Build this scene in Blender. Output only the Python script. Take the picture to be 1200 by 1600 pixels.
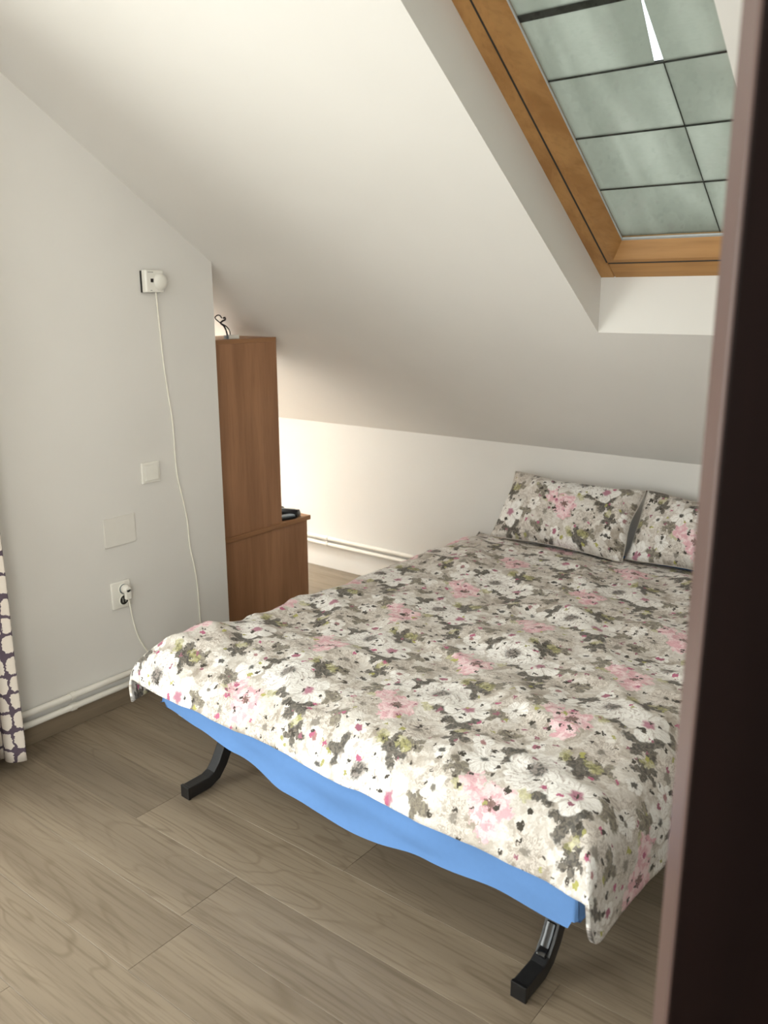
import bpy, bmesh, math, random
from mathutils import Vector, Matrix, noise as mnoise

# ------------------------------------------------------------------ camera, light, exposure
scene = bpy.context.scene
COL = scene.collection
for o in list(bpy.data.objects):
    bpy.data.objects.remove(o, do_unlink=True)

def srgb(r, g, b):
    def f(c):
        c /= 255.0
        return c / 12.92 if c <= 0.04045 else ((c + 0.055) / 1.055) ** 2.4
    return (f(r), f(g), f(b), 1.0)

CAM = Vector((2.6253, 0.0, 1.5))
cam_data = bpy.data.cameras.new('camera')
cam = bpy.data.objects.new('camera', cam_data)
COL.objects.link(cam)
fw = Vector((-0.59539, 0.76568, -0.24339)).normalized()
rt = Vector((0.78989, 0.61324, -0.00308)).normalized()
up = rt.cross(fw).normalized()
rt = fw.cross(up).normalized()
cam.matrix_world = Matrix(((rt.x, up.x, -fw.x, CAM.x), (rt.y, up.y, -fw.y, CAM.y), (rt.z, up.z, -fw.z, CAM.z), (0, 0, 0, 1)))
cam_data.sensor_fit = 'VERTICAL'
cam_data.sensor_height = 32.0
cam_data.sensor_width = 24.0
cam_data.lens = 1340.9 / 1600.0 * 32.0
cam_data.clip_start = 0.02
cam_data.dof.use_dof = True
cam_data.dof.focus_distance = 2.6
cam_data.dof.aperture_fstop = 26.8 / 8.0
scene.camera = cam

scene.view_settings.view_transform = 'Standard'
scene.view_settings.look = 'None'
scene.view_settings.gamma = 1.0
scene.view_settings.use_curve_mapping = False
scene.view_settings.exposure = 1.0

world = bpy.data.worlds.new('sky')
scene.world = world
world.use_nodes = True
world.node_tree.nodes['Background'].inputs[0].default_value = (0.86, 0.93, 1.0, 1)
world.node_tree.nodes['Background'].inputs[1].default_value = 2.0

def area(name, loc, direction, sx, sy, power, color):
    l = bpy.data.lights.new(name, 'AREA')
    l.shape = 'RECTANGLE'; l.size = sx; l.size_y = sy; l.energy = power; l.color = color
    o = bpy.data.objects.new(name, l); COL.objects.link(o)
    o.location = loc
    o.rotation_euler = Vector(direction).to_track_quat('-Z', 'Z').to_euler()
    return o
# daylight at the unseen openings: front window, added side window, balcony door, skylight over the alcove
area('daylight_front_window', (1.85, -1.99, 1.45), (0, 1, 0), 1.7, 1.3, 5, (1.0, 0.94, 0.84))
area('added_side_window_light', (3.19, -1.0, 1.5), (-1, 0, 0), 1.0, 1.2, 24, (1.0, 0.94, 0.85))  # unseen window put in to brighten the left wall
area('daylight_balcony_door', (-0.14, -0.32, 1.08), (1, 0, 0), 2.0, 1.9, 36, (1.0, 0.955, 0.875))
area('daylight_alcove_skylight', (-1.15, 2.80, 0.8322 + 0.666 * (3.5003 - 2.80) + 0.30), (0, -0.554, -0.832), 0.56, 0.78, 40, (1.0, 0.985, 0.96))

# ------------------------------------------------------------------ room measures
D, KNEE, SL, CORNER = 3.5003, 0.8322, 0.666, 2.302
def zc(y): return KNEE + SL * (D - y)
FLAT = 2.7
YK = D - (FLAT - KNEE) / SL
XR, YF, XA = 3.1, -1.9, -1.7

# ------------------------------------------------------------------ helpers
class MB:
    def __init__(s): s.v = []; s.f = []; s.smooth = False; s.uv = None
    def add(s, vs, fs):
        n = len(s.v); s.v += [tuple(v) for v in vs]; s.f += [tuple(n + i for i in f) for f in fs]; return s
    def box(s, lo, hi, fn=None):
        vs = [(x, y, z) for x in (lo[0], hi[0]) for y in (lo[1], hi[1]) for z in (lo[2], hi[2])]
        if fn: vs = [fn(*v) for v in vs]
        return s.add(vs, [(0, 1, 3, 2), (4, 6, 7, 5), (0, 4, 5, 1), (2, 3, 7, 6), (0, 2, 6, 4), (1, 5, 7, 3)])
    def prism(s, poly, x0, x1, axis=0):
        n = len(poly)
        def mk(p, x): return (x, p[0], p[1]) if axis == 0 else ((p[0], x, p[1]) if axis == 1 else (p[0], p[1], x))
        vs = [mk(p, x0) for p in poly] + [mk(p, x1) for p in poly]
        fs = [tuple(range(n)), tuple(range(2 * n - 1, n - 1, -1))]
        fs += [(i, (i + 1) % n, n + (i + 1) % n, n + i) for i in range(n)]
        return s.add(vs, fs)
    def tube(s, pts, r, seg=8, section=None):
        pts = [Vector(p) for p in pts]; rings = []
        for i, p in enumerate(pts):
            t = (pts[min(i + 1, len(pts) - 1)] - pts[max(i - 1, 0)]).normalized()
            a = Vector((0, 0, 1)) if abs(t.z) < 0.9 else Vector((1, 0, 0))
            if section: a = Vector((1, 0, 0))
            u = t.cross(a).normalized(); w = u.cross(t).normalized()
            if section: rings.append([p + u * q[0] + w * q[1] for q in section])
            else: rings.append([p + (u * math.cos(2 * math.pi * k / seg) + w * math.sin(2 * math.pi * k / seg)) * r for k in range(seg)])
        m = len(rings[0]); vs = [v for ring in rings for v in ring]; fs = []
        for i in range(len(rings) - 1):
            for k in range(m):
                fs.append((i * m + k, i * m + (k + 1) % m, (i + 1) * m + (k + 1) % m, (i + 1) * m + k))
        fs.append(tuple(range(m - 1, -1, -1))); fs.append(tuple((len(rings) - 1) * m + k for k in range(m)))
        return s.add(vs, fs)
    def lathe(s, prof, center, axis='x', seg=24):
        # prof: list of (along axis, radius)
        c = Vector(center); vs = []; fs = []
        for (h, r) in prof:
            for k in range(seg):
                a = 2 * math.pi * k / seg
                q = (h, r * math.cos(a), r * math.sin(a)) if axis == 'x' else ((r * math.cos(a), h, r * math.sin(a)) if axis == 'y' else (r * math.cos(a), r * math.sin(a), h))
                vs.append(c + Vector(q))
        for i in range(len(prof) - 1):
            for k in range(seg):
                fs.append((i * seg + k, i * seg + (k + 1) % seg, (i + 1) * seg + (k + 1) % seg, (i + 1) * seg + k))
        fs.append(tuple(range(seg - 1, -1, -1))); fs.append(tuple((len(prof) - 1) * seg + k for k in range(seg)))
        return s.add(vs, fs)

def build(name, mb, mat, parent=None, world=False, bevel=0.0, seg=2, smooth=False, data=None):
    if data is None:
        me = bpy.data.meshes.new(name)
        me.from_pydata(mb.v, [], mb.f)
        bm = bmesh.new(); bm.from_mesh(me)
        bmesh.ops.recalc_face_normals(bm, faces=bm.faces)
        if bevel > 0:
            es = [e for e in bm.edges if len(e.link_faces) == 2 and e.calc_face_angle(0) > 0.5]
            bmesh.ops.bevel(bm, geom=es, offset=bevel, segments=seg, affect='EDGES', profile=0.5)
        bm.to_mesh(me); bm.free()
        if smooth:
            me.polygons.foreach_set('use_smooth', [True] * len(me.polygons))
        elif bevel > 0:
            me.polygons.foreach_set('use_smooth', [True] * len(me.polygons))
            if hasattr(me, 'set_sharp_from_angle'): me.set_sharp_from_angle(angle=math.radians(18))
        if mat: me.materials.append(mat)
    else: me = data
    o = bpy.data.objects.new(name, me); COL.objects.link(o)
    if parent:
        o.parent = parent
        if world: o.location = -Vector(parent.location)
    return o
def empty(name, loc, rz=0):
    o = bpy.data.objects.new(name, None); COL.objects.link(o)
    o.location = loc; o.rotation_euler = (0, 0, rz); o.empty_display_size = 0.1
    return o
def tag(o, label, cat, group=None):
    o['label'] = label; o['category'] = cat
    if group: o['group'] = group
    return o
def struct(o, label=None, cat=None):
    o['kind'] = 'structure'
    if label: o['label'] = label
    if cat: o['category'] = cat
    return o

# ------------------------------------------------------------------ materials
class NT:
    def __init__(s, name):
        s.m = bpy.data.materials.new(name); s.m.use_nodes = True
        s.t = s.m.node_tree; s.n = s.t.nodes; s.b = s.n['Principled BSDF']
    def link(s, a, b): s.t.links.new(a, b)
    def set(s, sock, v):
        if hasattr(v, 'is_linked') or isinstance(v, bpy.types.NodeSocket): s.link(v, sock)
        elif isinstance(v, (tuple, list)) and len(v) != len(sock.default_value):
            sock.default_value = tuple(v)[:len(sock.default_value)]
        else: sock.default_value = v
    def math(s, op, a, b=None, c=None, clamp=False):
        n = s.n.new('ShaderNodeMath'); n.operation = op; n.use_clamp = clamp
        s.set(n.inputs[0], a)
        if b is not None: s.set(n.inputs[1], b)
        if c is not None: s.set(n.inputs[2], c)
        return n.outputs[0]
    def vmath(s, op, a, b=None):
        n = s.n.new('ShaderNodeVectorMath'); n.operation = op
        s.set(n.inputs[0], a)
        if b is not None:
            if op == 'SCALE': s.set(n.inputs['Scale'], b)
            else: s.set(n.inputs[1], b)
        return n.outputs['Value'] if op in ('LENGTH', 'DOT_PRODUCT') else n.outputs[0]
    def mix(s, f, a, b):
        n = s.n.new('ShaderNodeMix'); n.data_type = 'RGBA'
        s.set(n.inputs[0], f); s.set(n.inputs[6], a); s.set(n.inputs[7], b)
        return n.outputs[2]
    def noise(s, v, scale, detail=2, rough=0.5, dist=0.0, dim='3D', color=False):
        n = s.n.new('ShaderNodeTexNoise'); n.noise_dimensions = dim
        s.set(n.inputs['Vector'], v); n.inputs['Scale'].default_value = scale; n.inputs['Detail'].default_value = detail
        n.inputs['Roughness'].default_value = rough; n.inputs['Distortion'].default_value = dist
        return n.outputs['Color' if color else 0]
    def smooth(s, x, a, b, lo=0.0, hi=1.0):
        n = s.n.new('ShaderNodeMapRange'); n.interpolation_type = 'SMOOTHSTEP'
        s.set(n.inputs[0], x)
        n.inputs[1].default_value = a; n.inputs[2].default_value = b; n.inputs[3].default_value = lo; n.inputs[4].default_value = hi
        return n.outputs[0]
    def ramp(s, x, stops):
        n = s.n.new('ShaderNodeValToRGB'); e = n.color_ramp.elements
        while len(e) < len(stops): e.new(0.5)
        for i, (p, c) in enumerate(stops): e[i].position = p; e[i].color = c
        s.set(n.inputs[0], x); return n.outputs[0]
    def sep(s, v):
        n = s.n.new('ShaderNodeSeparateXYZ'); s.link(v, n.inputs[0]); return n.outputs
    def comb(s, x, y, z=0.0):
        n = s.n.new('ShaderNodeCombineXYZ'); s.set(n.inputs[0], x); s.set(n.inputs[1], y); s.set(n.inputs[2], z); return n.outputs[0]
    def coord(s, which='Object'):
        return s.n.new('ShaderNodeTexCoord').outputs[which]
    def bump(s, h, strength=0.2, dist=0.01):
        n = s.n.new('ShaderNodeBump'); s.link(h, n.inputs['Height'])
        n.inputs['Strength'].default_value = strength; n.inputs['Distance'].default_value = dist
        s.link(n.outputs[0], s.b.inputs['Normal'])
    def fin(s, color=None, rough=0.5, spec=None, metal=None):
        if color is not None: s.set(s.b.inputs['Base Color'], color)
        s.set(s.b.inputs['Roughness'], rough)
        if spec is not None: s.b.inputs['Specular IOR Level'].default_value = spec
        if metal is not None: s.b.inputs['Metallic'].default_value = metal
        return s.m

def plain(name, col, rough=0.5, spec=0.5, var=0.04, scale=30, bump=0.0):
    t = NT(name); c = t.coord()
    nz = t.noise(c, scale, 3)
    d = tuple(max(0, x * (1 - var * 2)) for x in col[:3]) + (1,)
    l = tuple(min(1, x * (1 + var * 2)) for x in col[:3]) + (1,)
    col2 = t.mix(t.smooth(nz, 0.3, 0.7), d, l)
    if bump: t.bump(nz, bump, 0.002)
    return t.fin(col2, rough, spec)

def mat_wall():
    t = NT('white_wall_paint'); c = t.coord()
    a = t.noise(c, 1.3, 3); b = t.noise(c, 160, 2)
    col = t.mix(t.smooth(a, 0.3, 0.7), (0.76, 0.735, 0.70, 1), (0.80, 0.775, 0.74, 1))
    t.bump(b, 0.06, 0.002)
    return t.fin(col, 0.75, 0.25)

def mat_floor():
    t = NT('oak_laminate'); c = t.coord()
    oi = t.n.new('ShaderNodeObjectInfo'); rnd = oi.outputs['Random']
    off = t.comb(t.math('MULTIPLY', rnd, 37.0), t.math('MULTIPLY', rnd, 91.0), t.math('MULTIPLY', rnd, 53.0))
    p = t.vmath('ADD', c, off)
    st = t.vmath('MULTIPLY', p, (1.1, 6.0, 1.0))
    big = t.noise(st, 1.0, 2, 0.5, 0.35)
    rings = t.math('FRACT', t.math('MULTIPLY', big, 13.0))
    rings = t.math('ABSOLUTE', t.math('SUBTRACT', rings, 0.5))
    ringm = t.smooth(rings, 0.0, 0.16, 1.0, 0.0)
    fine = t.noise(t.vmath('MULTIPLY', p, (4.0, 120.0, 1.0)), 1.0, 3, 0.6)
    wide = t.noise(t.vmath('MULTIPLY', p, (0.7, 9.0, 1.0)), 1.0, 2)
    col = t.mix(t.smooth(wide, 0.3, 0.7), srgb(129, 115, 98), srgb(147, 132, 113))
    col = t.mix(t.math('MULTIPLY', ringm, t.smooth(t.noise(p, 2.2, 2), 0.35, 0.65, 0.06, 0.42)), col, srgb(104, 89, 70))
    col = t.mix(t.smooth(fine, 0.46, 0.72, 0.0, 0.5), col, srgb(102, 87, 69))
    tone = t.math('MULTIPLY_ADD', rnd, 0.16, 0.90)
    col = t.vmath('SCALE', col, tone)
    t.bump(fine, 0.05, 0.001)
    return t.fin(col, t.smooth(fine, 0.3, 0.7, 0.36, 0.46), 0.4)

def mat_wood(name, dark, light, grain_axis='z', scale=1.0, rough=0.45):
    t = NT(name); c = t.coord()
    v = {'z': (14, 14, 1.2), 'x': (1.2, 16, 16), 'y': (16, 1.2, 16)}[grain_axis]
    p = t.vmath('MULTIPLY', c, tuple(q * scale for q in v))
    a = t.noise(p, 1.0, 4, 0.55, 0.4); b = t.noise(t.vmath('MULTIPLY', p, (6, 6, 6)), 1.0, 2)
    col = t.mix(t.smooth(a, 0.3, 0.7), dark, light)
    col = t.mix(t.smooth(b, 0.45, 0.8, 0, 0.25), col, tuple(q * 0.6 for q in dark[:3]) + (1,))
    t.bump(b, 0.05, 0.001)
    return t.fin(col, rough, 0.4)

def mat_floral():
    t = NT('floral_cotton')
    uv = t.n.new('ShaderNodeUVMap').outputs[0]
    wn = t.vmath('SUBTRACT', t.noise(uv, 34, 3, 0.6, 0.0, '2D', True), (0.5, 0.5, 0.5))
    w = t.vmath('ADD', uv, t.vmath('SCALE', wn, 0.019))
    wf = t.vmath('SUBTRACT', t.noise(uv, 120, 2, 0.5, 0.0, '2D', True), (0.5, 0.5, 0.5))
    w2 = t.vmath('ADD', w, t.vmath('SCALE', wf, 0.018))
    stroke = t.noise(uv, 110, 2, 0.5, 0.6, '2D')
    # painterly ground
    g1 = t.noise(w2, 15, 3, 0.6, 0.8, '2D'); g2 = t.noise(w2, 55, 3, 0.6, 1.2, '2D')
    col = t.ramp(g1, [(0.30, srgb(164, 153, 141)), (0.43, srgb(203, 195, 186)), (0.55, srgb(228, 223, 217)), (0.70, srgb(196, 186, 176))])
    col = t.mix(t.smooth(g2, 0.5, 0.68, 0, 0.45), col, srgb(182, 170, 157))
    PX, PY, DROP = 0.395, 0.35, 0.175            # half-drop repeat of the print
    def motif(c, R, n, amp, rot=0.0, src=w, soft=0.10, sx=1.0):
        x, y, _ = t.sep(t.vmath('SUBTRACT', src, (c[0], c[1], 0)))
        k = t.math('ROUND', t.math('DIVIDE', x, PX))
        x = t.math('MULTIPLY_ADD', k, -PX, x)
        y = t.math('MULTIPLY_ADD', k, -DROP, y)
        y = t.math('MULTIPLY_ADD', t.math('ROUND', t.math('DIVIDE', y, PY)), -PY, y)
        if sx != 1.0: x = t.math('MULTIPLY', x, sx)
        r = t.math('SQRT', t.math('ADD', t.math('MULTIPLY', x, x), t.math('MULTIPLY', y, y)))
        th = t.math('ARCTAN2', y, x)
        ph = t.math('MULTIPLY_ADD', th, n / 2.0, rot)
        lobe = t.math('ABSOLUTE', t.math('COSINE', ph))
        rr = t.math('DIVIDE', r, t.math('MULTIPLY_ADD', lobe, amp * R, (1.0 - amp) * R))
        return t.smooth(rr, 1.0 - soft, 1.0, 1.0, 0.0), rr, th, lobe
    def over(m, c, f=1.0):
        nonlocal col
        col = t.mix(m if f == 1.0 else t.math('MULTIPLY', m, f), col, c)
    dark, dark2, olive = srgb(62, 59, 55), srgb(108, 101, 92), srgb(146, 138, 122)
    white, shade, taupe = srgb(243, 240, 236), srgb(205, 196, 188), srgb(166, 154, 142)
    leafc = t.mix(t.smooth(stroke, 0.40, 0.60), dark, dark2)
    leafo = t.mix(t.smooth(stroke, 0.38, 0.62), dark2, olive)
    yel = t.mix(t.smooth(stroke, 0.38, 0.62), srgb(150, 146, 96), srgb(198, 194, 130))
    # faint taupe blooms and soft grey foliage
    for c, R, n, rot in (((0.105, -0.085), 0.062, 6, 0.4), ((0.10, 0.065), 0.055, 5, 1.1), ((-0.04, -0.155), 0.05, 5, 0.2), ((0.175, 0.02), 0.05, 6, 2.0)):
        m, rr, th, lobe = motif(c, R, n, 0.28, rot, w2)
        st = t.noise(t.comb(t.math('MULTIPLY', th, 3.0), rr), 2.5, 2, 0.5, 0, '2D')
        over(m, t.mix(t.smooth(st, 0.4, 0.65), srgb(222, 214, 206), taupe), 0.8)
        over(t.smooth(rr, 0.15, 0.3, 0.7, 0.0), dark2)
    # leaf clusters
    for c, R, n, amp, rot, cc in (((-0.055, 0.102), 0.062, 7, 0.66, 0.3, leafc), ((0.020, -0.064), 0.056, 5, 0.62, 1.2, leafc), ((-0.182, 0.055), 0.044, 4, 0.62, 0.2, leafc),
                                  ((-0.055, -0.035), 0.034, 3, 0.64, 0.9, leafc), ((0.075, 0.015), 0.040, 4, 0.66, 0.5, leafo), ((0.13, 0.125), 0.042, 5, 0.68, 0.0, leafo),
                                  ((0.150, -0.045), 0.036, 3, 0.68, 1.9, leafo), ((-0.005, 0.135), 0.034, 4, 0.68, 0.7, leafo), ((0.06, -0.135), 0.040, 5, 0.68, 0.1, leafc)):
        m, rr, th, lobe = motif(c, R, n, amp, rot, w2, 0.2)
        over(m, cc, 0.9)
    for c, R, rot in (((-0.095, -0.048), 0.026, 0.8), ((-0.030, 0.128), 0.028, 0.3), ((-0.095, 0.125), 0.026, 1.2), ((0.05, -0.105), 0.020, 2.1), ((0.155, 0.085), 0.018, 0.1)):
        m, rr, th, lobe = motif(c, R, 2, 0.6, rot, w2, 0.15); over(m, yel, 0.55)
    # pink blossoms
    pk = t.mix(t.smooth(t.noise(w2, 48, 2, 0.5, 0.5, '2D'), 0.38, 0.62), srgb(224, 172, 182), srgb(243, 218, 220))
    for c, R, n, rot in (((-0.150, -0.100), 0.060, 6, 0.2), ((-0.215, -0.070), 0.034, 5, 0.9), ((-0.140, -0.150), 0.030, 5, 0.1), ((0.17, 0.145), 0.024, 5, 0.5)):
        m, rr, th, lobe = motif(c, R, n, 0.30, rot, w2, 0.14); over(m, pk, 0.92)
    m, rr, th, lobe = motif((-0.150, -0.100), 0.020, 6, 0.6, 0.4, w2, 0.3); over(m, srgb(118, 92, 84), 0.9)
    # white blooms
    def bloom(c, R, n, amp, rot, cen, cr, mixf):
        m, rr, th, lobe = motif(c, R, n, amp, rot, w)
        st = t.noise(t.comb(t.math('MULTIPLY', th, 5.0), t.math('MULTIPLY', rr, 1.3), c[0] * 50), 2.2, 2)
        wc = t.mix(t.smooth(st, 0.45, 0.70, 0, mixf), white, shade)
        wc = t.mix(t.smooth(lobe, 0.0, 0.34, 0.5, 0.0), wc, taupe)
        wc = t.mix(t.smooth(t.math('MULTIPLY_ADD', st, 0.25, rr), cr, cr + 0.16, 0.9, 0.0), wc, cen)
        over(m, wc)
    bloom((-0.232, 0.004), 0.052, 5, 0.30, 0.7, dark, 0.22, 0.8)
    bloom((0.105, 0.055), 0.036, 5, 0.30, 0.2, dark2, 0.24, 1.0)
    bloom((0.0, 0.0), 0.066, 5, 0.32, 0.3, srgb(176, 112, 134), 0.30, 0.7)
    bloom((-0.165, 0.118), 0.026, 5, 0.26, 0.1, srgb(160, 78, 108), 0.48, 0.5)
    bloom((0.065, 0.150), 0.024, 5, 0.26, 0.9, dark, 0.44, 0.8)
    bloom((0.125, -0.120), 0.030, 5, 0.28, 1.4, srgb(160, 110, 112), 0.34, 0.9)
    # big many-petalled rose
    m, rr, th, lobe = motif((-0.108, 0.030), 0.082, 15, 0.14, 0.0, w)
    sp = t.noise(t.comb(t.math('MULTIPLY', t.math('ADD', th, t.math('MULTIPLY', rr, 1.4)), 4.5), t.math('MULTIPLY', rr, 3.2), 0.3), 1.7, 3, 0.6)
    rc = t.mix(t.smooth(sp, 0.46, 0.66, 0.0, 0.95), white, srgb(186, 175, 168))
    rc = t.mix(t.smooth(t.math('MULTIPLY_ADD', sp, 0.5, rr), 0.44, 0.62, 0.92, 0.0), rc, t.mix(t.smooth(stroke, 0.42, 0.56), srgb(66, 62, 58), srgb(140, 130, 124)))
    over(m, rc)
    # specks and dots
    for cell, off, R0, thr, stops in ((0.055, (2.8, 3.1, 0), 0.0080, 0.58, [(0.0, srgb(184, 104, 132)), (0.30, srgb(72, 67, 60)), (0.85, srgb(178, 174, 104))]),
                                      (0.032, (9.4, 0.3, 0), 0.0060, 0.55, [(0.0, srgb(78, 72, 66)), (0.7, srgb(156, 104, 118)), (0.9, srgb(168, 164, 108))])):
        p = t.vmath('ADD', t.vmath('SCALE', w2, 1.0 / cell), off)
        vo = t.n.new('ShaderNodeTexVoronoi'); vo.voronoi_dimensions = '2D'; vo.feature = 'F1'
        t.link(p, vo.inputs['Vector']); vo.inputs['Scale'].default_value = 1.0; vo.inputs['Randomness'].default_value = 0.9
        cr, cg, cb = t.sep(vo.outputs['Color'])
        rad = t.math('MULTIPLY_ADD', cg, 0.7 * R0 / cell, 0.5 * R0 / cell)
        m = t.math('MULTIPLY', t.smooth(t.math('DIVIDE', vo.outputs['Distance'], rad), 0.85, 1.0, 1.0, 0.0), t.math('GREATER_THAN', cr, thr))
        n = t.n.new('ShaderNodeValToRGB'); n.color_ramp.interpolation = 'CONSTANT'; e = n.color_ramp.elements
        while len(e) < 3: e.new(0.5)
        for i, (q, c) in enumerate(stops): e[i].position = q; e[i].color = c
        t.link(cb, n.inputs[0])
        over(m, n.outputs[0])
    weave = t.noise(uv, 900, 1, 0.5, 0, '2D')
    crease = t.noise(uv, 26, 4, 0.6, 0.9, '2D')
    t.bump(t.math('MULTIPLY_ADD', crease, 1.0, t.math('MULTIPLY', weave, 0.04)), 0.35, 0.012)
    t.b.inputs['Sheen Weight'].default_value = 0.1
    return t.fin(col, 0.85, 0.2)

def mat_curtain():
    t = NT('pebble_print_fabric'); uv = t.n.new('ShaderNodeUVMap').outputs[0]
    wn = t.vmath('SUBTRACT', t.noise(uv, 90, 2, 0.5, 0, '2D', True), (0.5, 0.5, 0.5))
    p = t.vmath('ADD', uv, t.vmath('SCALE', wn, 0.012))
    vo = t.n.new('ShaderNodeTexVoronoi'); vo.voronoi_dimensions = '2D'; vo.feature = 'DISTANCE_TO_EDGE'
    t.link(t.vmath('MULTIPLY', p, (1 / 0.047, 1 / 0.066, 1)), vo.inputs['Vector']); vo.inputs['Scale'].default_value = 1.0
    vo.inputs['Randomness'].default_value = 0.35
    v1 = t.n.new('ShaderNodeTexVoronoi'); v1.voronoi_dimensions = '2D'
    t.link(t.vmath('MULTIPLY', p, (1 / 0.047, 1 / 0.066, 1)), v1.inputs['Vector']); v1.inputs['Scale'].default_value = 1.0
    v1.inputs['Randomness'].default_value = 0.35
    cor = t.math('MAXIMUM', t.math('SUBTRACT', v1.outputs['Distance'], 0.42), 0.0)
    f = t.smooth(t.math('MULTIPLY_ADD', cor, -0.8, vo.outputs['Distance']), 0.05, 0.09)
    col = t.mix(f, srgb(96, 84, 96), srgb(226, 216, 206))
    return t.fin(col, 0.9, 0.1)

def mat_sheet_panel():
    t = NT('translucent_grey_green_sheet'); c = t.coord()
    oi = t.n.new('ShaderNodeObjectInfo')
    p = t.vmath('ADD', c, t.vmath('SCALE', t.comb(1.0, 2.0, 3.0), t.math('MULTIPLY', oi.outputs['Random'], 11.0)))
    a = t.noise(t.vmath('MULTIPLY', p, (9, 2.2, 1)), 1.0, 2, 0.5, 0.3); b = t.noise(t.vmath('MULTIPLY', p, (60, 420, 60)), 1.0, 2)
    col = t.mix(t.smooth(a, 0.35, 0.72), (0.325, 0.328, 0.29, 1), (0.43, 0.43, 0.385, 1))
    col = t.mix(t.smooth(b, 0.4, 0.7, 0, 0.15), col, (0.27, 0.275, 0.245, 1))
    tr = t.n.new('ShaderNodeBsdfTranslucent'); t.link(col, tr.inputs[0])
    df = t.n.new('ShaderNodeBsdfDiffuse'); df.inputs[0].default_value = (0.5, 0.53, 0.45, 1)
    mx = t.n.new('ShaderNodeMixShader'); mx.inputs[0].default_value = 0.15
    t.link(tr.outputs[0], mx.inputs[1]); t.link(df.outputs[0], mx.inputs[2])
    t.link(mx.outputs[0], t.n['Material Output'].inputs[0])
    return t.m

def mat_glass():
    t = NT('window_glass')
    tr = t.n.new('ShaderNodeBsdfTransparent'); tr.inputs[0].default_value = (0.96, 0.98, 0.97, 1)
    gl = t.n.new('ShaderNodeBsdfGlossy'); gl.inputs['Roughness'].default_value = 0.02
    fr = t.n.new('ShaderNodeFresnel'); fr.inputs[0].default_value = 1.45
    nz = t.noise(t.coord(), 4.0, 2)
    geo = t.n.new('ShaderNodeNewGeometry')
    fac = t.math('MULTIPLY', fr.outputs[0], t.smooth(nz, 0.2, 0.8, 0.85, 1.0))
    fac = t.math('MULTIPLY', fac, t.math('SUBTRACT', 1.0, geo.outputs['Backfacing']))   # only the near face of the pane mirrors
    mx = t.n.new('ShaderNodeMixShader'); t.link(fac, mx.inputs[0])
    t.link(tr.outputs[0], mx.inputs[1]); t.link(gl.outputs[0], mx.inputs[2])
    t.link(mx.outputs[0], t.n['Material Output'].inputs[0])
    return t.m

M = {}
M['wall'] = mat_wall()
M['floor'] = mat_floor()
M['skirting'] = mat_wood('oak_skirting', srgb(124, 110, 92), srgb(140, 125, 106), 'y')
M['subfloor'] = plain('floor_underlay', srgb(92, 78, 62), 0.8)
M['cab'] = mat_wood('beech_veneer', srgb(154, 111, 80), srgb(176, 130, 96), 'z')
M['cab_top'] = mat_wood('beech_veneer_top', srgb(150, 108, 74), srgb(176, 130, 92), 'y')
M['pine_y'] = mat_wood('varnished_pine_long', srgb(160, 114, 64), srgb(184, 138, 84), 'y')
M['pine_x'] = mat_wood('varnished_pine_cross', srgb(160, 114, 64), srgb(184, 138, 84), 'x')
M['floral'] = mat_floral()
M['seamcloth'] = plain('cream_cotton_seam', srgb(206, 198, 188), 0.9, 0.1)
M['blue'] = plain('blue_jersey_sheet', srgb(100, 140, 196), 0.85, 0.2, 0.006, 60, 0.05)
M['mattress'] = plain('mattress_ticking', srgb(200, 200, 195), 0.9, 0.2)
M['black'] = plain('black_painted_metal', srgb(30, 30, 32), 0.38, 0.5, 0.1)
M['blackplastic'] = plain('black_plastic', srgb(22, 22, 24), 0.28, 0.5, 0.1)
M['gloss'] = plain('glossy_black_plastic', srgb(24, 24, 26), 0.12, 0.6, 0.1)
M['greyplastic'] = plain('grey_plastic', srgb(120, 128, 134), 0.35, 0.5, 0.06)
M['white'] = plain('white_plastic', srgb(236, 233, 225), 0.35, 0.5, 0.004)
M['cream'] = plain('cream_plastic', srgb(230, 226, 219), 0.5, 0.3, 0.004)
M['pipe'] = plain('white_pipe_enamel', srgb(236, 232, 224), 0.35, 0.5, 0.006)
M['darkhole'] = plain('dark_recess', srgb(40, 38, 36), 0.5, 0.4)
M['display'] = plain('dark_display', srgb(46, 38, 36), 0.2, 0.5)
M['contact'] = plain('grey_contact_metal', srgb(150, 148, 142), 0.3, 0.5)
M['cord'] = plain('white_cord', srgb(248, 244, 232), 0.5, 0.4, 0.02)
M['blackcord'] = plain('black_cord', srgb(34, 30, 28), 0.5, 0.4)
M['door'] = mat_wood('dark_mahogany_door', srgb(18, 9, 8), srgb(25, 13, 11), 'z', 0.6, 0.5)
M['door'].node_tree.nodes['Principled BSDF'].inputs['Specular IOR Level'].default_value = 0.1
M['dooredge_lit'] = mat_wood('mauve_brown_lit_edge', srgb(84, 66, 62), srgb(98, 78, 73), 'z', 0.6, 0.3)  # light falling on the door edge, put into a paler brown
M['pvc'] = plain('white_window_frame', srgb(238, 236, 230), 0.35, 0.5, 0.02)
M['curtain'] = mat_curtain()
M['sheetpanel'] = mat_sheet_panel()
M['joint'] = plain('dark_sheet_joint', srgb(34, 36, 32), 0.6, 0.3)
M['glass'] = mat_glass()
M['seal'] = plain('grey_glazing_seal', srgb(178, 184, 186), 0.4, 0.5, 0.03)
M['chrome'] = plain('dull_steel', srgb(170, 168, 162), 0.25, 0.5)

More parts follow.
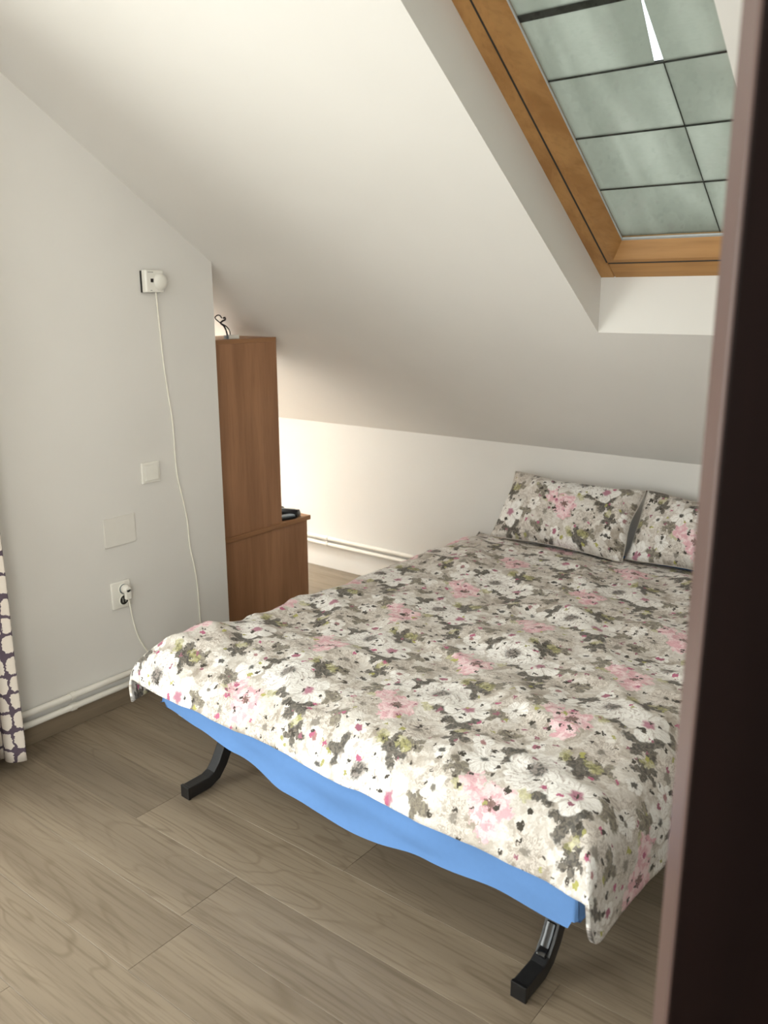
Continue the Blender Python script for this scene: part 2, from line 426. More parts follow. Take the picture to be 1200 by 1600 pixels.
# ------------------------------------------------------------------ floor with laminate planks
fl = MB().box((XA - 0.12, YF - 0.12, -0.12), (4.3, D + 0.12, -0.009))
floor = struct(build('floor', fl, M['subfloor']))
PW, PL, G = 0.19, 1.285, 0.0007
pm = {}
def plank(x0, x1, y0, y1):
    key = (round(x1 - x0, 3), round(y1 - y0, 3))
    if key not in pm:
        m = MB().box((0, 0, -0.0089), (x1 - x0 - G, y1 - y0 - G, 0.0))
        pm[key] = build('plank', m, M['floor'], floor, bevel=0.0006, seg=1)
        o = pm[key]
    else:
        o = build('plank', None, None, floor, data=pm[key].data)
    o.location = (x0, y0, 0)
rows0 = 0.945 - PW * 15
r = 0
y = rows0
shift = {15: 1.141 - PL, 17: 0.66, 18: 0.02}
while y < D - 0.001:
    y0, y1 = max(y, YF), min(y + PW, D)
    if y1 - y0 > 0.005:
        xl = 0.0 if y1 <= 2.19 else XA
        xr = XR
        st = shift.get(r, (r * 0.47) % PL)
        k = math.floor((xl - st) / PL)
        x = st + k * PL
        while x < xr - 0.001:
            a, b = max(x, xl), min(x + PL, xr)
            if b - a > 0.01: plank(a, b, y0, y1)
            x += PL
    y += PW; r += 1

# ------------------------------------------------------------------ walls
def wall(name, parts):
    mb = MB()
    for p in parts:
        if p[0] == 'b': mb.box(p[1], p[2])
        else: mb.prism(p[1], p[2], p[3], p[4])
    return struct(build(name, mb, M['wall']))
BY0, BY1, BZ = -1.4, 0.76, 2.1          # balcony door opening in the left wall
def zt(y): return min(zc(y), FLAT) + 0.04
wall('wall_left', [
    ('p', [(YF, -0.1), (BY0, -0.1), (BY0, FLAT + .04), (YF, FLAT + .04)], -0.12, 0.0, 0),
    ('p', [(BY0, BZ), (BY1, BZ), (BY1, zt(BY1)), (YK, FLAT + .04), (BY0, FLAT + .04)], -0.12, 0.0, 0),
    ('p', [(BY1, -0.1), (CORNER, -0.1), (CORNER, zt(CORNER)), (BY1, zt(BY1))], -0.12, 0.0, 0)])
wall('wall_back', [('b', (XA - 0.12, D, -0.1), (XR + 0.1, D + 0.12, KNEE + 0.04))])
wall('wall_alcove_front', [('b', (XA - 0.12, CORNER - 0.11, -0.1), (-0.12, CORNER, zc(CORNER) + .04))])
wall('wall_alcove_gable', [('p', [(CORNER, -0.1), (D, -0.1), (D, zt(D)), (CORNER, zt(CORNER))], XA - 0.12, XA, 0)])
FX0, FX1, FZ0, FZ1 = 1.0, 2.7, 0.8, 2.1
wall('wall_front', [
    ('b', (-0.12, YF - 0.12, -0.1), (FX0, YF, FLAT + .04)), ('b', (FX1, YF - 0.12, -0.1), (XR + .1, YF, FLAT + .04)),
    ('b', (FX0, YF - 0.12, -0.1), (FX1, YF, FZ0)), ('b', (FX0, YF - 0.12, FZ1), (FX1, YF, FLAT + .04))])
DY0, DY1, DZ = 0.48, 1.34, 2.02
RY0, RY1, RZ0, RZ1 = -1.5, -0.5, 0.9, 2.1
wall('wall_right', [
    ('b', (XR, YF, -0.1), (XR + 0.1, RY0, FLAT + .04)), ('b', (XR, RY1, -0.1), (XR + 0.1, DY0, FLAT + .04)),
    ('b', (XR, RY0, -0.1), (XR + 0.1, RY1, RZ0)), ('b', (XR, RY0, RZ1), (XR + 0.1, RY1, FLAT + .04)),
    ('p', [(DY0, DZ), (DY1, DZ), (DY1, zt(DY1)), (YK, FLAT + .04), (DY0, FLAT + .04)], XR, XR + 0.1, 0),
    ('p', [(DY1, -0.1), (D, -0.1), (D, zt(D)), (DY1, zt(DY1))], XR, XR + 0.1, 0)])
wall('wall_hall', [('b', (4.2, 0.2, -0.1), (4.3, 1.7, 2.5)), ('b', (XR + 0.1, 0.1, -0.1), (4.3, 0.2, 2.5)), ('b', (XR + 0.1, 1.7, -0.1), (4.3, 1.8, 2.5)), ('b', (XR + 0.1, 0.1, 2.5), (4.3, 1.8, 2.6))])

struct(build('baseboard_left', MB().box((0.0, BY1, 0.0), (0.013, CORNER, 0.066)), M['skirting'], bevel=0.002))

# ------------------------------------------------------------------ ceiling with the skylight shaft
SX0, SX1, SY0, SY1 = 1.431, 2.04, 1.32, 2.670
def cp(x, y, h): return (x, y, zc(y) + h)
cm = MB()
TH = 0.26
AX0, AX1, AY0, AY1 = -1.45, -0.85, 2.46, 3.14      # the alcove's own skylight
for (x0, x1, y0, y1) in ((XA - 0.12, AX0, YK, D + 0.12), (AX0, AX1, YK, AY0), (AX0, AX1, AY1, D + 0.12), (AX1, SX0, YK, D + 0.12), (SX1, XR + 0.1, YK, D + 0.12), (SX0, SX1, YK, SY0), (SX0, SX1, SY1, D + 0.12)):
    cm.box((x0, y0, 0), (x1, y1, TH), cp)
struct(build('ceiling_slope', cm, M['wall']))
struct(build('ceiling', MB().box((-0.12, YF - 0.12, FLAT), (XR + 0.1, YK, FLAT + 0.15)), M['wall']))

# ------------------------------------------------------------------ skylight
sk = struct(empty('window_1', (1.75, 2.2, zc(2.2))), 'pine-framed skylight in the sloping ceiling, covered outside by grey-green sheets', 'skylight')
fx0, fx1, fy0, fy1 = SX0 - 0.012, SX1 + 0.03, SY0 - 0.02, SY1 + 0.012
def member(name, lo, hi, mat, bev=0.004, parent=sk):
    m = MB().box(lo, hi, cp)
    o = build(name, m, mat, parent, world=True, bevel=bev)
    if parent is not sk: o.location = (0, 0, 0)
    return o
# outer frame: a step up from the plaster, then the sash behind a narrow groove
FW = 0.058
H0, H1 = 0.172, 0.30
member('frame_stile', (fx0, fy0, H0), (SX0 + 0.046, fy1, H1), M['pine_y'])
member('frame_stile', (SX1 - 0.02, fy0, H0), (fx1, fy1, H1), M['pine_y'])
member('frame_rail', (SX0 + 0.046, SY1 - 0.064, H0), (SX1 - 0.02, fy1, H1), M['pine_x'])
member('frame_rail', (SX0 + 0.046, fy0, H0), (SX1 - 0.02, SY0 + 0.05, H1), M['pine_x'])
# sash with bevelled inner edge
gx0, gx1, gy0, gy1 = 1.533, 1.976, SY0 + 0.12, 2.575
sx0, sx1, sy0, sy1 = SX0 + 0.050, SX1 - 0.024, SY0 + 0.055, SY1 - 0.069
def sash_piece(name, outer, inner, mat):
    # outer/inner: two (x, y) ends each; lower face flat at h=.168 then chamfer up to the glass at h=.22
    (a, b), (c, d) = outer, inner
    def lerp(p, q, f): return (p[0] + (q[0] - p[0]) * f, p[1] + (q[1] - p[1]) * f)
    a1, b1 = lerp(a, c, 0.42), lerp(b, d, 0.42)
    pts = [(a, 0.168), (a1, 0.168), (c, 0.214), (c, 0.24), (a, 0.24)]
    pts2 = [(b, 0.168), (b1, 0.168), (d, 0.214), (d, 0.24), (b, 0.24)]
    vs = [cp(p[0], p[1], h) for p, h in pts] + [cp(p[0], p[1], h) for p, h in pts2]
    n = 5
    fs = [tuple(range(n)), tuple(range(2 * n - 1, n - 1, -1))] + [(i, (i + 1) % n, n + (i + 1) % n, n + i) for i in range(n)]
    return build(name, MB().add(vs, fs), mat, sk, world=True)
sash_piece('sash_stile', ((sx0, sy0), (sx0, sy1)), ((gx0, gy0), (gx0, gy1)), M['pine_y'])
sash_piece('sash_stile', ((sx1, sy0), (sx1, sy1)), ((gx1, gy0), (gx1, gy1)), M['pine_y'])
sash_piece('sash_rail', ((sx0, sy1), (sx1, sy1)), ((gx0, gy1), (gx1, gy1)), M['pine_x'])
sash_piece('sash_rail', ((sx0, sy0), (sx1, sy0)), ((gx0, gy0), (gx1, gy0)), M['pine_x'])
member('seal', (sx0 + 0.002, sy0, 0.1685), (sx0 - 0.006, sy1, 0.20), M['darkhole'], 0)
member('seal', (sx0, sy1 - 0.002, 0.1685), (sx1, sy1 + 0.006, 0.20), M['darkhole'], 0)
g = member('pane', (gx0 - 0.004, gy0 - 0.004, 0.218), (gx1 + 0.004, gy1 + 0.004, 0.222), M['glass'], 0)
for lo, hi in (((gx0 - 0.002, gy1 - 0.006, 0.2135), (gx1, gy1 + 0.002, 0.2178)), ((gx0 - 0.002, gy0, 0.2135), (gx0 + 0.0035, gy1, 0.2178))):
    member('glazing_bead', lo, hi, M['seal'], 0)
# covering sheets lying outside the glass
HS = 0.226
xs = [gx0 - 0.002, 1.821, gx1 + 0.006]
ys = [gy0 - 0.01, 1.62, 1.913, 2.068, 2.234, 2.402, gy1 + 0.004]
for j in range(len(ys) - 1):
    for i in range(2):
        m = MB(); q = 0.0011
        a, b, c, d = xs[i] + q, xs[i + 1] - q, ys[j] + q, ys[j + 1] - q
        if j == 1: d -= 0.002
        if i == 0 and j == 2:     # slipped a little: a wedge of open sky beside it
            m.add([cp(a, c, HS), cp(b - 0.001, c, HS), cp(b - 0.020, d, HS), cp(a, d, HS), cp(a, c, HS + .003), cp(b - 0.001, c, HS + .003), cp(b - 0.020, d, HS + .003), cp(a, d, HS + .003)],
                  [(0, 1, 2, 3), (7, 6, 5, 4), (0, 4, 5, 1), (1, 5, 6, 2), (2, 6, 7, 3), (3, 7, 4, 0)])
        else: m.box((a, c, HS), (b, d, HS + .003), cp)
        build('cover_sheet', m, M['sheetpanel'], sk, world=True)
for j in range(1, len(ys) - 1):
    wdt = 0.0075 if j == 2 else 0.0016
    for i in range(2):
        if j == 2 and i == 1: wdt = 0.0016
        member('joint_strip', (xs[i], ys[j] - wdt, HS - 0.0015), (xs[i + 1], ys[j] + wdt, HS + 0.0045), M['joint'], 0)
for j in range(len(ys) - 1):
    if j == 2: continue
    member('joint_strip', (xs[1] - 0.0012, ys[j] + 0.002, HS - 0.0015), (xs[1] + 0.0012, ys[j + 1] - 0.002, HS + 0.0045), M['joint'], 0)

# ------------------------------------------------------------------ the other windows
al = struct(empty('window_3', (-1.15, 2.8, zc(2.8))))
def amember(name, lo, hi, mat, bev=0.004): return build(name, MB().box(lo, hi, cp), mat, al, world=True, bevel=bev)
for x0, x1 in ((AX0, AX0 + 0.05), (AX1 - 0.05, AX1)): amember('frame_stile', (x0, AY0, 0.17), (x1, AY1, 0.27), M['pine_y'])
for y0, y1 in ((AY0, AY0 + 0.05), (AY1 - 0.05, AY1)): amember('frame_rail', (AX0 + 0.05, y0, 0.17), (AX1 - 0.05, y1, 0.27), M['pine_x'])
amember('pane', (AX0 + 0.045, AY0 + 0.045, 0.218), (AX1 - 0.045, AY1 - 0.045, 0.222), M['glass'], 0)
def wframe(name, axis, pos, u0, u1, v0, v1, mullions, dep=0.05):
    e = struct(empty(name, ((u0 + u1) / 2, pos, v0) if axis == 'y' else (pos, (u0 + u1) / 2, v0)))
    def bx(nm, a, b, c, d, mat, dd=dep, bev=0.004):
        lo, hi = ((a, pos - dd / 2, c), (b, pos + dd / 2, d)) if axis == 'y' else ((pos - dd / 2, a, c), (pos + dd / 2, b, d))
        return build(nm, MB().box(lo, hi), mat, e, world=True, bevel=bev)
    t = 0.055
    bx('frame_rail', u0, u1, v0, v0 + t, M['pvc']); bx('frame_rail', u0, u1, v1 - t, v1, M['pvc'])
    bx('frame_stile', u0, u0 + t, v0 + t, v1 - t, M['pvc']); bx('frame_stile', u1 - t, u1, v0 + t, v1 - t, M['pvc'])
    edges = [u0 + t]
    for mu in mullions:
        bx('mullion', mu - t / 2, mu + t / 2, v0 + t, v1 - t, M['pvc']); edges += [mu - t / 2, mu + t / 2]
    edges.append(u1 - t)
    for k in range(0, len(edges), 2):
        bx('pane', edges[k] - .005, edges[k + 1] + .005, v0 + t - .005, v1 - t + .005, M['glass'], 0.006, 0)
    return e
wframe('window_2', 'y', YF - 0.05, FX0, FX1, FZ0, FZ1, [1.85])
wframe('added_window_4', 'x', XR + 0.05, RY0, RY1, RZ0, RZ1, [])  # added opening, out of view, for more light on the left wall
wframe('door_2', 'x', -0.07, BY0, BY1, 0.0, BZ, [-0.32])

# ------------------------------------------------------------------ dark door standing ajar
E0 = Vector((2.3895, 0.8105, 0)); du = Vector((math.cos(math.radians(38)), math.sin(math.radians(38)), 0))
door = struct(empty('door_1', E0, math.radians(38)))
LW, LT = 0.84, 0.040
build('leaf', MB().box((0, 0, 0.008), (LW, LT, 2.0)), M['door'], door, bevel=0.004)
build('lit_edge', MB().box((-0.0015, 0.001, 0.009), (0.003, LT - 0.001, 1.999)), M['dooredge_lit'], door, bevel=0.001)  # thin strip that carries the lit door edge as colour
tr = struct(build('trim_1', MB().box((XR - 0.015, DY0 - 0.07, 0), (XR + 0.115, DY0, DZ + 0.07)).box((XR - 0.015, DY1, 0), (XR + 0.115, DY1 + 0.07, min(DZ + 0.07, 2.05))).box((XR - 0.015, DY0, DZ), (XR + 0.115, DY1, DZ + 0.07)), M['door']))

# ------------------------------------------------------------------ heating pipes
def pipes(zs, path, r, label_pos, clips, clipdir):
    for z, lab in zip(zs, label_pos):
        p = empty('heating_pipe', (path[0][0], path[0][1], z))
        tag(p, lab, 'pipe')
        build('tube', MB().tube([(a, b, z) for a, b in path], r, 14), M['pipe'], p, world=True, smooth=True)
        for (a, b) in clips:
            c = MB()
            ax = 'y' if clipdir == 'x' else 'x'
            c.lathe([(-.009, r + .003), (.009, r + .003)], (a, b, z), ax, 14)
            if clipdir == 'x': c.box((0.0, b - .008, z - .006), (a, b + .008, z + .006))
            else: c.box((a - .008, b, z - .006), (a + .008, D, z + .006))
            build('pipe_clip', c, M['pipe'], p, world=True)
pipes((0.122, 0.080), [(0.020, 0.95), (0.020, 2.29)], 0.0115, ('upper white heating pipe along the wall with the double socket', 'lower white heating pipe along the wall with the double socket'), [(0.020, 1.535), (0.020, 2.1)], 'x')
pipes((0.180, 0.146), [(-1.6, D - 0.019), (2.9, D - 0.019)], 0.0105, ('upper white heating pipe along the low wall behind the bed', 'lower white heating pipe along the low wall behind the bed'), [(-0.49, D - 0.019), (0.9, D - 0.019)], 'y')

# ------------------------------------------------------------------ wall fittings on the left wall
th = tag(empty('room_thermostat', (0, 2.008, 1.556)), 'white square room thermostat with round dial on the left wall', 'thermostat')
build('shaded_back_plate', MB().box((0, -0.0425, -0.0390), (0.008, 0.038, 0.036)), M['darkhole'], th, bevel=0.001)  # plate coloured dark for the shadow line at its left and lower edges
hb = MB().prism([(-0.041, 0.008), (-0.041, 0.024), (-0.036, 0.030), (0.036, 0.030), (0.041, 0.024), (0.041, 0.008)], -0.0385, 0.0385, 2)
hb.v = [(b, a, c) for a, b, c in hb.v]
build('housing', hb, M['white'], th, bevel=0.002)
build('dial', MB().lathe([(0.029, 0.030), (0.034, 0.029), (0.040, 0.024), (0.043, 0.015), (0.044, 0.004)], (0, 0.022, -0.002), 'x', 28), M['white'], th, smooth=True)
build('indicator_window', MB().box((0.0285, -0.019, -0.004), (0.031, -0.007, 0.009)), M['display'], th)
build('brand_strip', MB().box((0.0285, -0.030, 0.0300), (0.0306, -0.006, 0.0325)), M['contact'], th)
build('slider_mark', MB().box((0.0285, -0.022, -0.0330), (0.0306, -0.014, -0.0305)), M['contact'], th)

def wpt(x, y, d=0.004):        # a pixel of the cord traced on the left wall plane, given as wall (y, z)
    return (d, x, y)
cord_yz = [(2.019, 1.520), (2.034, 1.40), (2.041, 1.27), (2.052, 1.16), (2.066, 1.04), (2.068, .915), (2.073, .83), (2.092, .735), (2.108, .64), (2.113, .54), (2.136, .40), (2.143, .215), (2.15, .14)]
def smooth_path(pts, n=6):
    pts = [Vector(p) for p in pts]; out = []
    for i in range(len(pts) - 1):
        p0, p1, p2, p3 = pts[max(i - 1, 0)], pts[i], pts[i + 1], pts[min(i + 2, len(pts) - 1)]
        for k in range(n):
            t = k / n
            out.append(0.5 * ((2 * p1) + (p2 - p0) * t + (2 * p0 - 5 * p1 + 4 * p2 - p3) * t * t + (3 * p1 - p0 - 3 * p2 + p3) * t ** 3))
    out.append(pts[-1]); return out
tc = build('thermostat_cord', MB().tube(smooth_path([(0.0045 + (0.012 if i == 0 else 0.0), a, b) for i, (a, b) in enumerate(cord_yz)]), 0.0029, 6), M['cord'], smooth=True)
tag(tc, 'long thin white cord hanging down the wall from the thermostat', 'cord')

sw = tag(empty('light_switch', (0, 1.950, 0.866)), 'white square rocker light switch below the thermostat', 'light switch')
build('plate', MB().box((0, -0.041, -0.0395), (0.009, 0.041, 0.0395)), M['white'], sw, bevel=0.003)
rk = MB().add([(0.009, -0.029, -0.029), (0.009, 0.029, -0.029), (0.009, 0.029, 0.029), (0.009, -0.029, 0.029), (0.015, -0.029, -0.029), (0.015, 0.029, -0.029), (0.011, 0.029, 0.029), (0.011, -0.029, 0.029)],
              [(0, 3, 2, 1), (4, 5, 6, 7), (0, 1, 5, 4), (1, 2, 6, 5), (2, 3, 7, 6), (3, 0, 4, 7)])
build('rocker', rk, M['white'], sw, bevel=0.0015)
bp = build('blank_cover_plate', MB().box((0, 1.731, 0.618), (0.005, 1.865, 0.727)), M['cream'], bevel=0.002)
tag(bp, 'flat cream blank cover plate on the wall above the double socket', 'cover plate')

so = tag(empty('double_socket', (0, 1.779, 0.432)), 'white double power socket with rounded corners low on the wall', 'socket')
build('plate', MB().box((0, -0.042, -0.052), (0.011, 0.042, 0.052)), M['white'], so, bevel=0.006, seg=3)
for zz in (0.0215, -0.0215):
    build('socket_rim', MB().lathe([(0.010, 0.0215), (0.014, 0.0210), (0.014, 0.0185), (0.0105, 0.0180)], (0, 0.008, zz), 'x', 24), M['white'], so, smooth=False)
    build('socket_well', MB().lathe([(0.0106, 0.0182), (0.0116, 0.0182)], (0, 0.008, zz), 'x', 24), M['darkhole' if zz < 0 else 'greyplastic'], so)
    for yy in (-0.006, 0.006):
        build('contact', MB().box((0.0112, 0.008 + yy - 0.0018, zz - 0.009), (0.0135, 0.008 + yy + 0.0018, zz + 0.009)), M['contact'], so)
pg = tag(empty('power_plug', (0.012, 1.790, 0.4535)), 'white plug in the upper outlet of the double socket, cord hanging', 'plug')
build('plug_body', MB().lathe([(0.0005, 0.0165), (0.014, 0.0165), (0.024, 0.013), (0.028, 0.010)], (0, 0, 0), 'x', 20).box((0.012, -0.010, -0.036), (0.028, 0.010, 0.002)), M['white'], pg, bevel=0.0015)
build('cord', MB().tube(smooth_path([(0.020, 0.002, -0.034), (0.018, 0.008, -0.07), (0.012, 0.020, -0.13), (0.006, 0.040, -0.20), (0.004, 0.070, -0.26), (0.004, 0.10, -0.30), (0.010, 0.14, -0.325)]), 0.0030, 6), M['cord'], pg, smooth=True)

# ------------------------------------------------------------------ cabinets in the alcove
CX0, CX1 = -0.50, -0.095
lc = tag(empty('low_cabinet', ((CX0 + CX1) / 2, 2.61, 0)), 'low beech veneer cabinet with overhanging top in the alcove behind the bed', 'cabinet')
LY0, LY1, LZ = 2.318, 2.900, 0.470
def cabbox(nm, lo, hi, p, mat=None, bev=0.0012): return build(nm, MB().box(lo, hi), mat or M['cab'], p, world=True, bevel=bev)
cabbox('side_panel', (CX1 - 0.018, LY0, 0), (CX1, LY1, LZ), lc)
cabbox('side_panel', (CX0, LY0, 0), (CX0 + 0.018, LY1, LZ), lc)
cabbox('back_panel', (CX0 + 0.018, LY0, 0.03), (CX1 - 0.018, LY0 + 0.01, LZ), lc)
dr = cabbox('door', (CX0 + 0.020, LY1 - 0.018, 0.05), (CX1 - 0.020, LY1, LZ - 0.004), lc)
build('knob', MB().lathe([(0, .006), (.012, .006), (.016, .013), (.024, .011)], (CX1 - 0.06, LY1, 0.36), 'y', 14), M['chrome'], dr)
cabbox('plinth', (CX0 + 0.018, LY1 - 0.06, 0), (CX1 - 0.018, LY1 - 0.045, 0.05), lc)
cabbox('top_board', (CX0 - 0.005, LY0 - 0.012, LZ), (CX1 + 0.008, LY1 + 0.018, LZ + 0.021), lc, M['cab_top'], 0.002)
TZ0, TZ1, TY0, TY1 = LZ + 0.021, 1.330, 2.318, 2.733
tcab = tag(empty('tall_cabinet', ((CX0 + CX1) / 2, 2.52, TZ0)), 'tall narrow beech veneer cabinet standing on the low cabinet', 'cabinet')
cabbox('side_panel', (CX1 - 0.018, TY0, TZ0), (CX1, TY1, TZ1 - 0.018), tcab)
cabbox('side_panel', (CX0 + 0.10, TY0, TZ0), (CX0 + 0.118, TY1, TZ1 - 0.018), tcab)
cabbox('back_panel', (CX0 + 0.118, TY0, TZ0 + 0.018), (CX1 - 0.018, TY0 + 0.01, TZ1 - 0.018), tcab)
cabbox('top_board', (CX0 + 0.10, TY0, TZ1 - 0.018), (CX1, TY1, TZ1), tcab, M['cab_top'])
cabbox('bottom_board', (CX0 + 0.118, TY0, TZ0), (CX1 - 0.018, TY1, TZ0 + 0.018), tcab, M['cab_top'])
for z in (0.78, 1.05): cabbox('shelf', (CX0 + 0.118, TY0 + 0.01, z), (CX1 - 0.018, TY1 - 0.02, z + 0.018), tcab, M['cab_top'])

# things on the low cabinet
TT = LZ + 0.021
def gadget(name, label, cat, loc, rz): return tag(empty(name, loc, rz), label, cat)
k = gadget('cordless_handset', 'black rounded handset lying on the low cabinet at its edge', 'telephone', (-0.155, 2.835, TT), math.radians(20))
build('body', MB().prism([(-0.025, 0), (0.025, 0), (0.028, 0.012), (0.016, 0.034), (-0.010, 0.038), (-0.027, 0.020)], -0.060, 0.055, 0), M['blackplastic'], k, bevel=0.005, seg=3)
build('keypad', MB().prism([(-0.008, 0.0375), (0.013, 0.0345), (0.013, 0.036), (-0.008, 0.039)], -0.035, 0.03, 0), M['greyplastic'], k)
k = gadget('remote_control', 'grey remote control with black underside lying on the low cabinet', 'remote control', (-0.128, 2.772, TT), math.radians(72))
build('shell', MB().box((-0.06, -0.021, 0), (0.06, 0.021, 0.012)), M['blackplastic'], k, bevel=0.004, seg=2)
build('face', MB().box((-0.056, -0.018, 0.0118), (0.056, 0.018, 0.020)), M['greyplastic'], k, bevel=0.003, seg=2)
k = gadget('spectacle_case', 'flat black case with grey lid lying behind the remote control', 'case', (-0.285, 2.815, TT), math.radians(80))
build('base', MB().box((-0.085, -0.04, 0), (0.085, 0.04, 0.026)), M['blackplastic'], k, bevel=0.008, seg=3)
build('lid', MB().box((-0.08, -0.036, 0.0255), (0.04, 0.036, 0.036)), M['greyplastic'], k, bevel=0.004, seg=2)
# things on the tall cabinet
k = gadget('power_adapter', 'small white adapter block lying on top of the tall cabinet', 'adapter', (-0.125, 2.503, TZ1), math.radians(82))
build('body', MB().box((-0.024, -0.014, 0), (0.030, 0.014, 0.017)), M['white'], k, bevel=0.003)
build('end_cap', MB().box((-0.033, -0.013, 0.001), (-0.0235, 0.013, 0.016)), M['greyplastic'], k, bevel=0.002)
cb = MB().tube(smooth_path([(-0.122, 2.492, 1.346), (-0.120, 2.486, 1.366), (-0.12, 2.468, 1.384), (-0.12, 2.441, 1.396), (-0.12, 2.412, 1.417), (-0.12, 2.424, 1.428), (-0.12, 2.438, 1.427), (-0.12, 2.448, 1.416)]), 0.0024, 6)
cb.tube(smooth_path([(-0.127, 2.480, 1.346), (-0.126, 2.474, 1.364), (-0.125, 2.462, 1.384), (-0.124, 2.444, 1.396), (-0.122, 2.452, 1.404), (-0.12, 2.466, 1.410), (-0.12, 2.464, 1.418), (-0.12, 2.456, 1.416)]), 0.0036, 6)
tag(build('black_cable', cb, M['blackcord'], smooth=True), 'tangled thin black cable rising from the adapter on the tall cabinet', 'cable')

# ------------------------------------------------------------------ bed
BANG = math.radians(-2.5)
B0 = Vector((0.632, 1.478, 0))
BW, BL, BT = 1.385, 1.97, 0.425
bed = tag(empty('sofa_bed', B0, BANG), 'low double sofa bed with bent black metal legs, made up with floral bedding', 'bed')
fz = 0.215
fr = MB()
for (a, b) in (((0.05, 0.10), (0.05, BL - 0.06)), ((BW - 0.09, 0.10), (BW - 0.09, BL - 0.06)), ((BW / 2, 0.10), (BW / 2, BL - 0.06))):
    fr.box((a[0], a[1], fz), (b[0] + 0.04, b[1], fz + 0.04))
for yy in (0.10, 0.95, BL - 0.10): fr.box((0.05, yy, fz + 0.001), (BW - 0.05, yy + 0.04, fz + 0.039))
build('frame', fr, M['black'], bed)
hw = 0.019
sec = [(-hw, -hw), (hw, -hw), (hw, hw), (-hw, hw)]
def leg(x, y, flip, name='leg'):
    s = -1 if flip else 1
    prof = [(0.0, hw + .001), (0.075, hw + 0.004), (0.105, 0.036), (0.130, 0.066), (0.165, 0.130), (0.215, 0.235)]
    pts = [(x, y + s * a, b) for a, b in prof]
    o = build(name, MB().tube(pts, 0, section=sec), M['black'], bed, bevel=0.003)
    build('end_cap', MB().box((x - hw - .001, y - s * 0.004 - .004, 0.0), (x + hw + .001, y - s * 0.004 + .006, 2 * hw + .003)), M['blackplastic'], o, bevel=0.002)
    return o
leg(0.062, 0.012, False)
l2 = leg(1.262, 0.000, False)
build('hinge_bracket', MB().tube([(1.262, 0.085, 0.050), (1.262, 0.105, 0.062), (1.262, 0.122, 0.085), (1.262, 0.135, 0.112)], 0, section=[(-.006, -.012), (.010, -.013), (.015, 0), (.010, .013), (-.006, .012)]), M['gloss'], l2, bevel=0.004, seg=3)
leg(0.062, BL - 0.05, True); leg(1.262, BL - 0.05, True)
build('mattress', MB().box((0.012, 0.012, fz + 0.04), (BW - 0.012, BL - 0.012, BT - 0.008)), M['mattress'], bed, bevel=0.03, seg=3)

def edge_curve(o, L, amax):
    if o <= 0: return o, 0.0
    if o < L:
        a = amax * o / L
        return L / amax * math.sin(a), L / amax * (1 - math.cos(a))
    return L / amax * math.sin(amax) + (o - L) * math.cos(amax), L / amax * (1 - math.cos(amax)) + (o - L) * math.sin(amax)

def grid_mesh(name, nu, nv, fn, mat, uvfn=None, parent=None, thick=0.0, loc=None, rz=0):
    vs = []; uvs = []
    for j in range(nv):
        for i in range(nu):
            u, v = i / (nu - 1), j / (nv - 1)
            vs.append(fn(u, v)); uvs.append(uvfn(u, v) if uvfn else (u, v))
    fs = [(j * nu + i, j * nu + i + 1, (j + 1) * nu + i + 1, (j + 1) * nu + i) for j in range(nv - 1) for i in range(nu - 1)]
    me = bpy.data.meshes.new(name); me.from_pydata(vs, [], fs)
    uvl = me.uv_layers.new(name='UVMap')
    flat = []
    for f in fs:
        for q in f: flat += uvs[q]
    uvl.data.foreach_set('uv', flat)
    me.polygons.foreach_set('use_smooth', [True] * len(fs))
    me.materials.append(mat)
    o = bpy.data.objects.new(name, me); COL.objects.link(o)
    if parent: o.parent = parent
    if loc is not None: o.location = loc
    o.rotation_euler = (0, 0, rz)
    if thick:
        md = o.modifiers.new('thickness', 'SOLIDIFY'); md.thickness = thick; md.offset = -1
    return o

def nz(x, y, s, seed=0.0): return mnoise.noise(Vector((x * s + seed, y * s - seed * 0.7, seed)))

# blue sheet over the mattress; its hem sags between the corners
def hem(s):      # drop of the foot hem along the bed width (local x)
    t = s / BW
    pts = [(-0.1, 0.10), (0.0, 0.115), (0.12, 0.125), (0.24, 0.148), (0.38, 0.185), (0.55, 0.205), (0.72, 0.176), (0.86, 0.160), (0.94, 0.166), (1.0, 0.160), (1.1, 0.16)]
    for (a, b), (c, d) in zip(pts, pts[1:]):
        if t <= c:
            f = (t - a) / (c - a); f = f * f * (3 - 2 * f); return b + (d - b) * f
    return pts[-1][1]
SH = 0.21
def sheet_fn(u, v):
    s = -SH + u * (BW + 2 * SH); t = -SH + v * (BL + 2 * SH)
    r, L, am = 0.04, 0.055, math.radians(88)
    def one(q, length):
        hl = L / am * math.sin(am)
        if q < hl: h, d = edge_curve(hl - q, L, am); return hl - h, d
        if q > length - hl: h, d = edge_curve(q - (length - hl), L, am); return length - hl + h, d
        return q, 0.0
    x, dx = one(s, BW); y, dy = one(t, BL)
    lim_f = hem(min(max(s, 0), BW))
    if t < 0: dy = dy / (SH - 0.012) * lim_f if dy > 0.03 else dy * 1.0
    dxm = min(dx, 0.165) if s > 0 else min(dx, 0.14)
    drop = max(dy, 0) if dy > dx * 1.0 else dxm
    if t < 0.0 and dx > 0.01: drop = min(max(dxm, dy), lim_f)
    z = BT - drop
    w = 0.006 * nz(s * 1.0, t, 9.0, 3.0)
    if dy > 0.03 and t < 0.3:
        y += 0.010 * nz(s, z * 3, 6, 1.3) - 0.004 + 0.02 * (drop > 0.12) * (drop - 0.12) * 6
    if drop < 0.02: z += w * 0.5
    # a loose ridge of cloth near the head corner
    z += 0.05 * math.exp(-((s - 0.05) / 0.045) ** 2 - ((t - BL + 0.09) / 0.022) ** 2)
    return (x, y, z)
sheet = grid_mesh('bed_sheet', 130, 160, sheet_fn, M['blue'], loc=B0, rz=BANG)
